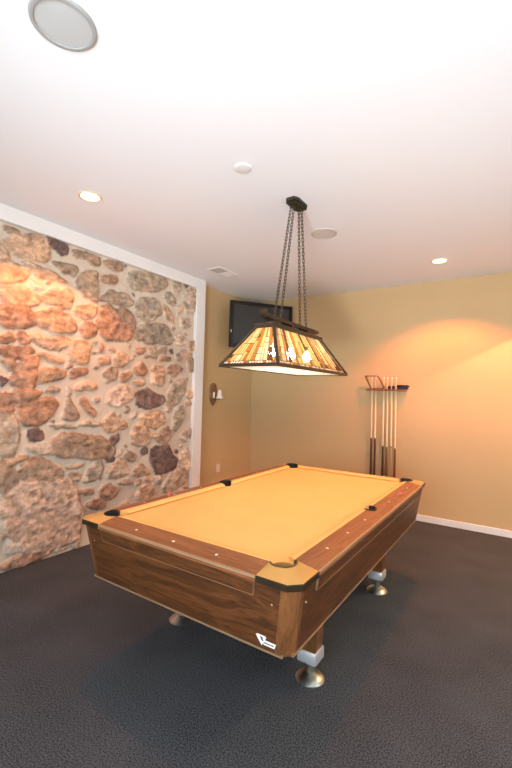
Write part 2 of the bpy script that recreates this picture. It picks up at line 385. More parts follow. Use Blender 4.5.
def stone_wall():
    st=.0115; ys=np.arange(Y0,Y1+st,st); zs=np.linspace(0,2.83,int(2.83/st)+1)
    Y,Z=np.meshgrid(ys,zs,indexing='ij')
    wy=Y+.03*fbm(Y,Z,.11,50); wz=Z+.03*fbm(Y,Z,.11,90)
    D=np.full(Y.shape,-1.); ID=np.full(Y.shape,-1); cols=[]; offs=[]
    def add(P,c):
        lo=P.min(0)-.08; hi=P.max(0)+.08
        i0,i1=np.searchsorted(ys,[lo[0],hi[0]]); j0,j1=np.searchsorted(zs,[lo[1],hi[1]])
        if i1<=i0 or j1<=j0: return
        s=(slice(i0,i1),slice(j0,j1)); d=polydist(P,wy[s],wz[s]); k=d>D[s]
        D[s]=np.where(k,d,D[s]); ID[s]=np.where(k&(d>0),len(cols),ID[s]); cols.append(c); offs.append(rng.uniform(-.006,.006))
    for ln in STONES.splitlines():
        w=ln.split(); P=np.array([int(v)/1000 for v in w[1:]]).reshape(-1,2)
        c=P.mean(0); P=c+(P-c)*1.24
        add(chaikin(P),np.array(PAL[w[0]])*rng.uniform(.84,1.06))
    keys='oorrbbbttgdpp'
    for R0,n in ((.24,60),(.17,160),(.12,260),(.08,500),(.05,900),(.03,500)):
        for _ in range(n):
            cy,cz=rng.uniform(Y0,Y1),rng.uniform(0,2.83)
            view=1.45<cy and (cz>.35 or cy<2.1)
            if view and R0>.10: continue
            a=R0*rng.uniform(.8,1.2); b=a*rng.uniform(.5,.8); th=rng.normal(0,.3)
            an=np.linspace(0,2*PI,9)[:-1]+rng.uniform(-.2,.2,8); rr=rng.uniform(.85,1.1,8)
            P=np.stack([cy+rr*(a*np.cos(an)*math.cos(th)-b*np.sin(an)*math.sin(th)),cz+rr*(a*np.cos(an)*math.sin(th)+b*np.sin(an)*math.cos(th))],1)
            i0,i1=np.searchsorted(ys,[cy-a*1.3,cy+a*1.3]); j0,j1=np.searchsorted(zs,[cz-a*1.3,cz+a*1.3])
            if i1-i0<2 or j1-j0<2: continue
            s=(slice(i0,i1),slice(j0,j1)); d=polydist(P,wy[s],wz[s])
            if ((d>(-.013 if view else -.022))&(D[s]>0)).any(): continue
            add(chaikin(P),np.array(PAL[keys[rng.integers(len(keys))]])*rng.uniform(.84,1.06))
    f=np.clip(D/.024,0,1); f=np.sqrt(1-(1-f)**2)
    cols_=np.array(cols+[MORT]); offs_=np.array(offs+[0.])
    big=fbm(Y,Z,.16,7); mid=fbm(Y,Z,.05,21); fine=fbm(Y,Z,.03,33,2)
    ins=D>0; str_=fbm(Y+.25*Z,Z*2.2,.06,141)
    # strata tilted per stone
    H=-.050+.005*mid+np.where(ins,.030*f+offs_[ID]*f+.009*mid*f+.012*big*f+.008*str_*f,0)
    H=np.minimum(H,-.002)
    C=cols_[ID].copy()
    v=np.where(ins,1+.45*mid+.55*str_+.35*fine,1+.08*mid)[...,None]
    tint=np.stack([1+.12*big,1+0*big,1-.15*big],-1)
    C=np.clip(C*v*np.where(ins[...,None],tint,1),.02,.95)
    e=np.clip((D+.006)/.010,0,1)[...,None]; C=np.where(ins[...,None],MORT*(1-e)+C*e,C)
    n,m=Y.shape; V=np.stack([XS+H,Y,Z],-1).reshape(-1,3)
    idx=np.arange(n*m).reshape(n,m)
    F=np.stack([idx[:-1,:-1],idx[1:,:-1],idx[1:,1:],idx[:-1,1:]],-1).reshape(-1,4)
    me=bpy.data.meshes.new('wall_stone'); me.from_pydata(V.tolist(),[],F.tolist())
    at=me.color_attributes.new('stone','FLOAT_COLOR','POINT')
    at.data.foreach_set('color',np.concatenate([C.reshape(-1,3),np.clip(D/.008,0,1).reshape(-1,1)],1).astype(np.float32).ravel())
    me.polygons.foreach_set('use_smooth',[True]*len(me.polygons))
    m_=mat('fieldstone',(.5,.4,.3),.8,bump=(90,.35),spec=.3); nt=m_.node_tree; b=nt.nodes['Principled BSDF']
    a=nt.nodes.new('ShaderNodeAttribute'); a.attribute_name='stone'
    n1=nt.nodes.new('ShaderNodeTexNoise'); n1.inputs['Scale'].default_value=45; n1.inputs['Detail'].default_value=6; n1.inputs['Roughness'].default_value=.7
    tc=nt.nodes.new('ShaderNodeTexCoord'); nt.links.new(tc.outputs['Object'],n1.inputs['Vector'])
    r=nt.nodes.new('ShaderNodeValToRGB'); r.color_ramp.elements[0].position=.3; r.color_ramp.elements[1].position=.7
    r.color_ramp.elements[0].color=(.74,.71,.69,1); r.color_ramp.elements[1].color=(1.22,1.22,1.22,1)
    mx=nt.nodes.new('ShaderNodeMix'); mx.data_type='RGBA'; mx.blend_type='MULTIPLY'; mx.inputs[0].default_value=1
    nt.links.new(a.outputs['Alpha'],mx.inputs[0]); nt.links.new(n1.outputs['Fac'],r.inputs[0]); nt.links.new(a.outputs['Color'],mx.inputs[6]); nt.links.new(r.outputs[0],mx.inputs[7])
    nt.links.new(mx.outputs[2],b.inputs['Base Color'])
    me.materials.append(m_)
    o=link(bpy.data.objects.new('wall_stone',me)); o['kind']='structure'
stone_wall()

# ---------------------------------------------------------------- pool table
TX0,TX1,TY0,TY1=-2.096,-.696,1.378,3.813
BX0,BX1,BY0,BY1=-2.035,-.756,1.437,3.756
ZO,ZI,ZB,ZBED=.770,.789,.4515,.766
CL,CH,PC,PR=.19,.045,.142,.060    # casting length, chamfer, pocket centre, pocket radius
RW=.118; MY=(TY0+TY1)/2
tb=thing('pool_table','wood-grain pool table with gold felt standing on the dark carpet','pool table',((TX0+TX1)/2,MY,0))
T0=Vector(((TX0+TX1)/2,MY,0))
def tobj(name,bm,m,parent=None,smooth=False,kids=True):
    bmesh.ops.translate(bm,vec=-T0,verts=bm.verts)
    return obj(name,bm,m,parent or tb,smooth)
def zt(d): return ZO+(ZI-ZO)*min(1,d/RW)
CORN=[(TX0,TY0,1,1),(TX1,TY0,-1,1),(TX0,TY1,1,-1),(TX1,TY1,-1,-1)]
def cmap(c,u,v): return c[0]+c[2]*u, c[1]+c[3]*v
def loft(bm,A,B,zA,zB,steps=4):
    """ribbon of quads from loop A to loop B, plus a skirt down to ZO-.03 along A and B"""
    rows=[]
    for k in range(steps+1):
        t=k/steps; rows.append([bm.verts.new(((1-t)*a[0]+t*b[0],(1-t)*a[1]+t*b[1],(1-t)*za+t*zb)) for a,b,za,zb in zip(A,B,zA,zB)])
    for r,s in zip(rows,rows[1:]):
        for i in range(len(r)-1): bm.faces.new((r[i],r[i+1],s[i+1],s[i]))
    lo=[[bm.verts.new((v.co.x,v.co.y,ZO-.0222)) for v in r] for r in (rows[0],rows[-1])]
    for r,l in ((rows[0],lo[0]),(rows[-1],lo[1])):
        for i in range(len(r)-1): bm.faces.new((r[i],r[i+1],l[i+1],l[i]))
    for e in (0,-1): bm.faces.new([r[e] for r in rows]+[lo[1][e],lo[0][e]])
# corner castings with their pockets
def resample(P,n):
    P=[Vector((*p,0)) for p in P]; L=[0]
    for a,b in zip(P,P[1:]): L.append(L[-1]+(b-a).length)
    out=[]
    for i in range(n):
        s=L[-1]*i/(n-1); k=0
        while k<len(P)-2 and L[k+1]<s: k+=1
        t=(s-L[k])/max(1e-9,L[k+1]-L[k]); q=P[k].lerp(P[k+1],min(1,t)); out.append((q.x,q.y))
    return out
NA=41
for ci,c in enumerate(CORN):
    a0=math.asin(-(PR**2-(CL-PC)**2)**.5/PR); a1=PI/2-a0-0  # from the +u side round the outer corner to the +v side
    arc=[(PC+PR*math.cos(a),PC+PR*math.sin(a)) for a in np.linspace(a0,-(PI+PI/2-(-a0))+0,NA)] if False else None
    th0=a0; th1=-(3*PI/2)-a0
    arc=[(PC+PR*math.cos(a),PC+PR*math.sin(a)) for a in np.linspace(th0,th1,NA)]
    out=[(CL,0)]+[(CL*(1-t)+CH*t,0) for t in np.linspace(.1,1,17)]+[(CH*(1-t),CH*t) for t in np.linspace(.2,.8,5)]+[(0,CL*t+CH*(1-t)) for t in np.linspace(0,.9,17)]+[(0,CL)]
    assert len(out)==NA
    bm=bmesh.new(); A=[cmap(c,*p) for p in out]; B=[cmap(c,*p) for p in arc]
    loft(bm,A,B,[ZO+.003]*NA,[ZI+.002]*NA)
    cap=tobj('corner_casting',bm,M['gold'],smooth=True)
    # dark band round the outer edge
    bm=bmesh.new(); o2=[(u-(.003 if u==0 else 0) , v-(.003 if v==0 else 0)) for u,v in out]
    o2=[(u-.002,v-.002) if 0<u<CH and 0<v<CH else (u,v) for u,v in o2]
    pts=[cmap(c,*p) for p in o2]; pin=[cmap(c,*p) for p in out]
    up=[bm.verts.new((*p,ZO)) for p in pts]; dn=[bm.verts.new((*p,ZO-.023)) for p in pts]; upi=[bm.verts.new((*p,ZO+.0035)) for p in pin]
    dni=[bm.verts.new((*p,ZO-.023)) for p in pin]
    for i in range(NA-1):
        bm.faces.new((up[i],up[i+1],dn[i+1],dn[i])); bm.faces.new((up[i],up[i+1],upi[i+1],upi[i])); bm.faces.new((dn[i],dn[i+1],dni[i+1],dni[i]))
    tobj('casting_band',bm,M['bronze'],cap)
    # liner and rim
    bm=bmesh.new(); NP=len(arc); r0=[];r1=[];r2=[];r3=[]
    for a in np.linspace(th0,th1,NA):
        f=lambda R,z:bm.verts.new((*cmap(c,PC+R*math.cos(a),PC+R*math.sin(a)),z))
        r0.append(f(PR-.0015,ZI+.002)); r1.append(f(PR-.003,ZI-.13)); r2.append(f(PR-.006,ZI+.002)); r3.append(f(PR-.008,ZI-.125))
    for i in range(NA-1):
        bm.faces.new((r0[i],r0[i+1],r1[i+1],r1[i])); bm.faces.new((r2[i],r2[i+1],r3[i+1],r3[i])); bm.faces.new((r0[i],r0[i+1],r2[i+1],r2[i]))
    cc=[bm.verts.new((*cmap(c,PC+(PR-.003)*math.cos(a),PC+(PR-.003)*math.sin(a)),ZI-.13)) for a in np.linspace(0,2*PI,33)[:-1]]
    bm.faces.new(cc)
    pk=tobj('pocket',bm,M['rubber'],smooth=True)
    bm=bmesh.new(); tube(bm,[(*cmap(c,PC+(PR-.003)*math.cos(a),PC+(PR-.003)*math.sin(a)),ZI+.003) for a in np.linspace(th0,th1,NA)],.0042,8)
    tobj('pocket_rim',bm,M['rim' if ci==1 else 'rubber'],pk,smooth='all')
# wooden rail tops
SP,SR=.122,.052
def rail(p,q,inw,notch,m):
    p=Vector(p);q=Vector(q);inw=Vector(inw);d=(q-p);L=d.length;d/=L
    A=[];B=[];zA=[];zB=[]
    if notch:
        ss=list(np.linspace(0,L/2-SR,12))+[None]+list(np.linspace(L/2+SR,L,12)); 
        bs=[(s,RW) for s in np.linspace(0,L/2-SR,12)]+[(L/2+SR*math.sin(a),SP-SR*math.cos(a)) for a in np.linspace(-PI/2,PI/2,15)[1:-1]]+[(s,RW) for s in np.linspace(L/2+SR,L,12)]
    else: bs=[(s,RW) for s in np.linspace(0,L,20)]
    for s,w in bs:
        a=p+d*s; b=p+d*s+inw*w; A.append((a.x,a.y));B.append((b.x,b.y));zA.append(ZO);zB.append(zt(w))
    bm=bmesh.new(); loft(bm,A,B,zA,zB,3); r=tobj('rail_top',bm,m,smooth=True)
    if notch:
        c=p+d*L/2+inw*SP; NN=29
        bm=bmesh.new(); r0=[];r1=[];r2=[];r3=[]
        for a in np.linspace(-PI/2-.25,PI/2+.25,NN):
            f=lambda R,z:bm.verts.new((*(c+d*R*math.sin(a)-inw*R*math.cos(a)),z))
            r0.append(f(SR-.001,ZI)); r1.append(f(SR-.003,ZI-.13)); r2.append(f(SR-.006,ZI)); r3.append(f(SR-.008,ZI-.125))
        for i in range(NN-1):
            bm.faces.new((r0[i],r0[i+1],r1[i+1],r1[i])); bm.faces.new((r2[i],r2[i+1],r3[i+1],r3[i])); bm.faces.new((r0[i],r0[i+1],r2[i+1],r2[i]))
        bm.faces.new([bm.verts.new((*(c+d*(SR-.003)*math.sin(a)-inw*(SR-.003)*math.cos(a)),ZI-.13)) for a in np.linspace(0,2*PI,25)[:-1]])
        pk=tobj('pocket',bm,M['rubber'],smooth=True)
        bm=bmesh.new(); tube(bm,[(*(c+d*(SR-.003)*math.sin(a)-inw*(SR-.003)*math.cos(a)),ZI+.001) for a in np.linspace(-PI/2-.2,PI/2+.2,NN)],.004,8)
        tobj('pocket_rim',bm,M['rubber'],pk,smooth='all')
    # light trim strip along the outer edge
    bm=bmesh.new(); n=inw*-1
    for (a0,a1,z0,z1) in ((-.001,.004,ZO-.0085,ZO+.0015),):
        P=[p+n*a1,q+n*a1,q+n*-.006,p+n*-.006]
        prism(bm,[(v.x,v.y) for v in P],z0,z1)
    tobj('rail_edge_trim',bm,M['alu'],r)
    return r
g=.0006
R_=[rail((TX0+CL+g,TY0),(TX1-CL-g,TY0),(0,1),False,M['rail']),rail((TX0+CL+g,TY1),(TX1-CL-g,TY1),(0,-1),False,M['rail']),
    rail((TX0,TY0+CL+g),(TX0,TY1-CL-g),(1,0),True,M['raily']),rail((TX1,TY0+CL+g),(TX1,TY1-CL-g),(-1,0),True,M['raily'])]
# sights
sx=[TX0+.431+.2665*k-.0 for k in range(3)]; sy=[MY-.79,MY-.52,MY-.24,MY+.27,MY+.54,MY+.805]
def sight(x,y,d,par):
    bm=bmesh.new(); lathe(bm,[(0,.0012),(.006,.001),(.0075,0),(.0075,-.003)],12,Matrix.Translation((x,y,zt(d)+.0004))); tobj('sight',bm,M['pearl'],par)
for x in sx: sight(x,TY0+.055,.055,R_[0]); sight(x,TY1-.055,.055,R_[1])
for y in sy: sight(TX0+.066,y,.066,R_[2]); sight(TX1-.066,y,.066,R_[3])
# cushions
def cushion(p,q,inw,c0,c1):
    p=Vector(p);q=Vector(q);inw=Vector(inw);d=(q-p).normalized()
    sec=[(RW+.0005,ZBED-.012,0),(RW+.0005,ZI+.0005,0),(RW+.008,ZI+.0015,.15),(RW+.026,ZI-.0015,.6),(RW+.042,ZI-.0065,.95),(RW+.047,ZI-.0115,1),(RW+.046,ZI-.016,1),(RW+.018,ZBED-.012,.5)]
    bm=bmesh.new(); E=[]
    for (pt,sg,cut) in ((p,1,c0),(q,-1,c1)):
        E.append([bm.verts.new((*(pt+inw*w+d*sg*cut*t),z)) for w,z,t in sec])
    n=len(sec)
    for i in range(n): bm.faces.new((E[0][i],E[0][(i+1)%n],E[1][(i+1)%n],E[1][i]))
    bm.faces.new(E[0]); bm.faces.new(E[1]); tobj('cushion',bm,M['cloth'],smooth=True)
e=CL+.006; k=.032; s_=.057
cushion((TX0+e,TY0),(TX1-e,TY0),(0,1),k,k); cushion((TX0+e,TY1),(TX1-e,TY1),(0,-1),k,k)
for x,i in ((TX0,(1,0)),(TX1,(-1,0))):
    cushion((x,TY0+e),(x,MY-s_),i,k,.012); cushion((x,MY+s_),(x,TY1-e),i,.012,k)
# cloth bed with the pocket bites
def bed():
    I=RW+.004; pts=[]
    def arc(c,R,a0,a1,n=17): return [(c[0]+R*math.cos(a),c[1]+R*math.sin(a)) for a in np.linspace(a0,a1,n)]
    x0,x1,y0,y1=TX0+I,TX1-I,TY0+I,TY1-I; dd=PC-I; R=PR-.002
    h=(R*R-dd*dd)**.5; al=math.asin(dd/R)
    pts+=arc((x0+dd,y0+dd),R,PI/2+al-0,-al) if False else []
    # walk: bottom edge left to right, etc.
    pts+=[(x0+dd+h,y0)]; pts+=[(x1-dd-h,y0)]
    pts+=arc((x1-dd,y0+dd),R,PI+al,PI/2-al)[1:-1]
    ds=SP-I; hs=((SR-.002)**2-ds*ds)**.5; be=math.acos(min(1,ds/(SR-.002)))
    pts+=[(x1,y0+dd+h),(x1,MY-hs)]; pts+=[(x1-ds-(SR-.002)*math.cos(a),MY+(SR-.002)*math.sin(a)) for a in np.linspace(-PI/2,PI/2,13)]
    pts+=[(x1,MY+hs),(x1,y1-dd-h)]; pts+=arc((x1-dd,y1-dd),R,3*PI/2+al,PI-al)[1:-1]
    pts+=[(x1-dd-h,y1),(x0+dd+h,y1)]; pts+=arc((x0+dd,y1-dd),R,al,-PI/2-al)[1:-1]
    pts+=[(x0,y1-dd-h),(x0,MY+hs)]; pts+=[(x0+ds+(SR-.002)*math.cos(a),MY+(SR-.002)*math.sin(a)) for a in np.linspace(PI/2,-PI/2,13)]
    pts+=[(x0,MY-hs),(x0,y0+dd+h)]; pts+=arc((x0+dd,y0+dd),R,PI/2+al,-al)[1:-1]
    bm=bmesh.new(); prism(bm,pts,ZBED-.075,ZBED); bmesh.ops.triangulate(bm,faces=[f for f in bm.faces if len(f.verts)>4])
    tobj('cloth_bed',bm,M['cloth'])
bed()
# cabinet: tapering panels, fascias, corner posts
def lerp(a,b,t): return a+(b-a)*t
ZT=ZO-.0228
def foot(u,v,c,z,inset=0):   # corner-local point at height z on the tapering body
    t=(ZT-z)/(ZT-ZB); x=lerp(c[0]+c[2]*.012,(BX0 if c[2]>0 else BX1),t); y=lerp(c[1]+c[3]*.012,(BY0 if c[3]>0 else BY1),t)
    return (x+c[2]*(u+inset),y+c[3]*(v+inset),z)
def shell(name,quad_out,th,m,parent=None):
    """quad_out: 4 corners (bl, br, tr, tl), given thickness towards the table centre"""
    bm=bmesh.new(); Q=[Vector(q) for q in quad_out]; n=(Q[1]-Q[0]).cross(Q[3]-Q[0]).normalized()
    cen=Vector((T0.x,T0.y,.6))
    if n.dot(cen-Q[0])<0: n=-n
    a=[bm.verts.new(q) for q in Q]; b=[bm.verts.new(q+n*th) for q in Q]
    bm.faces.new(a); bm.faces.new(b)
    for i in range(4): bm.faces.new((a[i],a[(i+1)%4],b[(i+1)%4],b[i]))
    return tobj(name,bm,m,parent)
PS=CH+.022
def off(P,n,d): return tuple(Vector(P)+Vector(n)*d)
for (ca,cb,ax,m,nv) in ((0,1,'x',M['cabx'],(0,-1,0)),(2,3,'x',M['cabx'],(0,1,0)),(0,2,'y',M['caby'],(-1,0,0)),(1,3,'y',M['caby'],(1,0,0))):
    a,b=CORN[ca],CORN[cb]
    U=(lambda s:(s,0)) if ax=='x' else (lambda s:(0,s))
    pan=shell('cabinet_panel',[foot(*U(PS),a,ZB),foot(*U(PS),b,ZB),foot(*U(PS),b,ZT),foot(*U(PS),a,ZT)],.02,m)
    z1,z0=ZO-.009,ZO-.087
    fs=shell('fascia',[off(foot(*U(CL),a,z0),nv,.006),off(foot(*U(CL),b,z0),nv,.006),off(foot(*U(CL),b,z1),nv,.009),off(foot(*U(CL),a,z1),nv,.009)],.008,m)
    shell('fascia_edge',[off(foot(*U(CL-.002),a,z0-.0028),nv,.0075),off(foot(*U(CL-.002),b,z0-.0028),nv,.0075),off(foot(*U(CL-.002),b,z0),nv,.0075),off(foot(*U(CL-.002),a,z0),nv,.0075)],.008,M['line'],fs)
    for c in (a,b):
        shell('fascia_edge',[off(foot(*U(CL-.002),c,z0),nv,.0075),off(foot(*U(CL),c,z0),nv,.0075),off(foot(*U(CL),c,z1),nv,.0095),off(foot(*U(CL-.002),c,z1),nv,.0095)],.008,M['line'],fs)
    shell('bottom_trim',[off(foot(*U(.03),a,ZB-.004),nv,.003),off(foot(*U(.03),b,ZB-.004),nv,.003),off(foot(*U(.03),b,ZB+.004),nv,.003),off(foot(*U(.03),a,ZB+.004),nv,.003)],.012,M['alu'],pan)
    if (ca,cb)==(0,1): front=pan
    # small screws by the corners
    for c in (a,b):
        q=Vector(foot(*U(.10),c,.665))+Vector(nv)*.001; bm=bmesh.new(); lathe(bm,[(0,.002),(.004,.0015),(.0045,0)],10,Matrix.Translation(q)@Vector(nv).to_track_quat('Z','Y').to_matrix().to_4x4()); tobj('screw',bm,M['alu'],pan)
for c in CORN:
    bm=bmesh.new(); loops=[]
    for z in (ZB-.004,ZT):
        P=[foot(PS-.0005,0,c,z,0),foot(CH,0,c,z),foot(0,CH,c,z),foot(0,PS-.0005,c,z),foot(.03,PS-.0005,c,z),foot(PS-.0005,.03,c,z)]
        loops.append([bm.verts.new(p) for p in P])
    for i in range(6): bm.faces.new((loops[0][i],loops[0][(i+1)%6],loops[1][(i+1)%6],loops[1][i]))
    bm.faces.new(loops[0]); bm.faces.new(loops[1]); tobj('corner_post',bm,M['cabz'])
bm=bmesh.new(); box(bm,BX0+.03,BX1-.03,BY0+.03,BY1-.03,ZB,ZB+.02); tobj('cabinet_bottom',bm,M['cabx'])
# badge
def badge():
    y=lambda z: lerp(BY0,TY0+.012,(z-ZB)/(ZT-ZB))-.0015
    bx,bz_=-.855,.494
    def flat(name,poly,t,m,par,dy=0):
        poly=[(bx+(px-bx)*.8-.004,bz_+(pz-bz_)*.8) for px,pz in poly]
        bm=bmesh.new(); a=[bm.verts.new((x,y(z)-dy,z)) for x,z in poly]; b=[bm.verts.new((x,y(z)-dy-t,z)) for x,z in poly]
        bm.faces.new(a); bm.faces.new(b)
        for i in range(len(poly)): bm.faces.new((a[i],a[(i+1)%len(poly)],b[(i+1)%len(poly)],b[i]))
        return tobj(name,bm,m,par)
    B=flat('badge',[(-.915,.516),(-.905,.522),(-.858,.522),(-.852,.515),(-.862,.500),(-.795,.500),(-.806,.474),(-.868,.474),(-.874,.482),(-.882,.466)],.002,M['badge'],front)
    B['label']='white arrow-shaped badge with a small dark mark'
    flat('badge_mark',[(-.890,.512),(-.880,.515),(-.871,.511),(-.874,.503),(-.868,.496),(-.874,.492),(-.881,.498),(-.886,.497),(-.882,.504)],.0006,M['ink'],B,.002)
    # the worn lettering: a run of small uneven strokes
    bm=bmesh.new(); r=random.Random(3); x=-.868; strokes=[]
    while x<-.812:
        w=r.uniform(.002,.005); h=r.uniform(.005,.010); zc=.487
        strokes.append([(x,zc-h/2),(x+w,zc-h/2+.001),(x+w+.001,zc+h/2),(x+.001,zc+h/2-.001)]); x+=w+r.uniform(.001,.0025)
    for poly in strokes+[[(-.868,.4855),(-.812,.4855),(-.812,.4875),(-.868,.4875)]]:
        poly=[(bx+(px-bx)*.8-.004,bz_+(pz-bz_)*.8) for px,pz in poly]
        a=[bm.verts.new((px,y(pz)-.002,pz)) for px,pz in poly]; b=[bm.verts.new((px,y(pz)-.0026,pz)) for px,pz in poly]
        bm.faces.new(a);bm.faces.new(b)
        for i in range(4): bm.faces.new((a[i],a[(i+1)%4],b[(i+1)%4],b[i]))
    tobj('badge_lettering',bm,M['ink'],B)
badge()
# legs
LX,LY=(-1.865,-.926),(2.004,3.19)
for x in LX:
    for y in LY:
        bm=bmesh.new(); vs=box(bm,x-.052,x+.052,y-.052,y+.052,.155,ZB-.0005,.008)
        for v in bm.verts:
            t=(v.co.z-.155)/(ZB-.155); s=.9+.25*t; v.co.x=x+(v.co.x-x)*s; v.co.y=y+(v.co.y-y)*s
        lg=tobj('leg',bm,M['cabz'],smooth=True)
        bm=bmesh.new(); box(bm,x-.056,x+.056,y-.056,y+.056,.100,.165,.010); tobj('leg_band',bm,M['satin'],lg,smooth=True)
        bm=bmesh.new(); lathe(bm,[(.026,.101),(.026,.072),(.022,.068),(.022,.036),(.034,.031),(.055,.024),(.070,.013),(.077,.005),(.077,.0005),(0,.0005)],32,Matrix.Translation((x,y,0))); tobj('leveller_foot',bm,M['chrome'],lg,smooth=True)
# chalk
def chalk(x,y,lab):
    d=min(x-TX0,TX1-x); bm=bmesh.new(); box(bm,-.011,.011,-.011,.011,0,.021,.0015)
    for v in bm.verts:
        if v.co.z>.018 and abs(v.co.x)<.006 and abs(v.co.y)<.006: v.co.z-=.003
    t=thing('chalk_cube',lab,'chalk',(x,y,zt(d)+.0008),.3,'chalk cubes on the rails')
    obj('chalk_body',bm,M['chalk'],t)
    bm=bmesh.new(); lathe(bm,[(.0095,.0008),(.0095,.001),(0,.0004)],14,Matrix.Translation((0,0,.021)),caps=False); obj('worn_hollow',bm,M['chalk'],t)
chalk(TX0+.06,2.03,'small red chalk cube on the table rail nearest the stone wall')
chalk(TX1-.052,3.13,'small red chalk cube on the long table rail farthest from the stone wall')

# ---------------------------------------------------------------- billiard lamp
LXc,LYc=-1.452,2.665; lamp=thing('billiard_lamp','long stained glass pyramid lamp hanging on chains over the pool table','hanging lamp',(LXc,LYc,1.685))
def lobj(name,bm,m,parent=None,smooth=False): return obj(name,bm,m,parent or lamp,smooth)
W,L_,TW,TL,HT=.222,.567,.068,.372,.278
rc=[(-W,-L_,0),(W,-L_,0),(W,L_,0),(-W,L_,0)]; tc_=[(-TW,-TL,HT),(TW,-TL,HT),(TW,TL,HT),(-TW,TL,HT)]
rc=[Vector(v) for v in rc]; tc_=[Vector(v) for v in tc_]
def panel(i,seed):
    r=random.Random(seed); j=(i+1)%4; a,b,c,d=rc[i],rc[j],tc_[j],tc_[i]
    n=(b-a).cross(d-a).normalized()
    if n.dot((a+b)/2)<0: n=-n
    ln=(b-a).length; ncol=max(6,round(ln/.043)); bm=bmesh.new()
    P=lambda u,v:(a.lerp(b,u)).lerp(d.lerp(c,u),v)
    def cell(u0,u1,v0,v1,mi,sk0=0,sk1=0):
        gu=.0016/ln*1.2; gv=.006
        q=[P(u0+gu,v0+gv),P(u1-gu,v0+gv),P(u1-gu+sk1,v1-gv),P(u0+gu+sk0,v1-gv)]
        f=bm.faces.new([bm.verts.new(p) for p in q]); f.material_index=mi
        # lead came round the cell
        qq=[P(u0-gu,v0-gv),P(u1+gu,v0-gv),P(u1+gu+sk1,v1+gv),P(u0-gu+sk0,v1+gv)]
        for s in (n*.0015,):
            o=[bm.verts.new(p+s) for p in qq]; k=[bm.verts.new(p+s) for p in q]
            for t in range(4):
                f=bm.faces.new((o[t],o[(t+1)%4],k[(t+1)%4],k[t])); f.material_index=6
    for k in range(ncol*2):
        u0,u1=k/(ncol*2),(k+1)/(ncol*2)
        cell(u0,u1,.02,.10,r.choice([3,2,3,0,2,3]))          # small squares along the rim
    us=[0]; 
    for k in range(ncol): us.append(us[-1]+r.uniform(.7,1.35))
    us=[u/us[-1] for u in us]
    for k in range(ncol):
        u0,u1=us[k],us[k+1]
        cuts=[.10]+sorted(r.sample([.2,.27,.34,.45,.55,.62,.70,.78],r.choice([2,2,3])))+[.985]
        base=r.choice([0,1,0,3,2,0,1,4])
        for q in range(len(cuts)-1):
            h=cuts[q+1]-cuts[q]
            mi=base if h>.14 else r.choice([2,4,4,5,4,2])
            if h>.2 and r.random()<.2: mi=r.choice([2,5,1])
            if h>.2 and r.random()<.6:
                um=lerp(u0,u1,r.uniform(.35,.65)); cell(u0,um,cuts[q],cuts[q+1],mi); cell(um,u1,cuts[q],cuts[q+1],r.choice([base,base,1,0,2]))
            else: cell(u0,u1,cuts[q],cuts[q+1],mi)
    lobj('glass_panel',bm,M['gl']+[M['lead']],recalc_off(bm))
def recalc_off(bm): return None
for i in range(4): panel(i,20+i)
bm=bmesh.new()
for i in range(4):
    j=(i+1)%4; d=(rc[j]-rc[i]).normalized()
    # L-shaped rim rail
    A,B=rc[i],rc[j]; inw=Vector((0,0,1)).cross(d).normalized()
    if inw.dot(-(A+B)/2)<0: inw=-inw
    o=[A-d*.008-inw*.008,B+d*.008-inw*.008,B-d*.004+inw*.008,A+d*.004+inw*.008]
    prism(bm,[(v.x,v.y) for v in o],-.010,.012)
fr=lobj('rim_frame',bm,M['lampwood'])
for i in range(4):
    bm=bmesh.new(); tube(bm,[rc[i]+Vector((0,0,.004)),tc_[i]+Vector((0,0,-.002))],.0125,8); lobj('corner_strip',bm,M['lampwood'],fr,smooth=True)
bm=bmesh.new(); box(bm,-TW-.014,TW+.014,-TL-.016,TL+.016,HT-.012,HT+.022,.004); box(bm,-TW+.02,TW-.02,-TL+.03,TL-.03,HT+.019,HT+.030,.003); lobj('top_cap',bm,M['lampwood'])
# crossbar carried on two posts, near end tipped up
bm=bmesh.new(); z0=HT+.052
prof=[(-.405,.030),(-.385,.014),(-.35,.002),(-.30,0),(.34,0),(.40,.0),(.42,.004)]
rows=[]
for y,dz in prof:
    w=.033 if abs(y)<.38 else .028
    rows.append([bm.verts.new(v) for v in ((-w,y,z0+dz),(w,y,z0+dz),(w,y,z0+dz+.026),(-w,y,z0+dz+.026))])
for p,q in zip(rows,rows[1:]):
    for k in range(4): bm.faces.new((p[k],p[(k+1)%4],q[(k+1)%4],q[k]))
bm.faces.new(rows[0]); bm.faces.new(rows[-1]); cb=lobj('crossbar',bm,M['lampwood'])
for y in (-.26,0,.26):
    bm=bmesh.new(); box(bm,-.03,.03,y-.05,y+.05,HT+.029,z0+.001); lobj('crossbar_post',bm,M['lampwood'],cb)
bm=bmesh.new(); box(bm,-W+.006,W-.006,-L_+.006,L_-.006,-.004,-.001); lobj('diffuser',bm,M['diff'])
# bulbs on sockets
for y in (-.26,0,.26):
    bm=bmesh.new(); lathe(bm,[(.018,HT-.009),(.018,HT-.100),(.013,HT-.105),(0,HT-.105)],16,Matrix.Translation((0,y,0))); so=lobj('bulb_socket',bm,M['brass'],smooth=True)
    bm=bmesh.new(); lathe(bm,[(0,HT-0.195),(.018,HT-0.192),(.032,HT-0.177),(.036,HT-0.160),(.030,HT-0.137),(.016,HT-0.117),(.012,HT-0.106)],16,Matrix.Translation((0,y,0))); lobj('bulb',bm,M['bulb'],so,smooth='all')
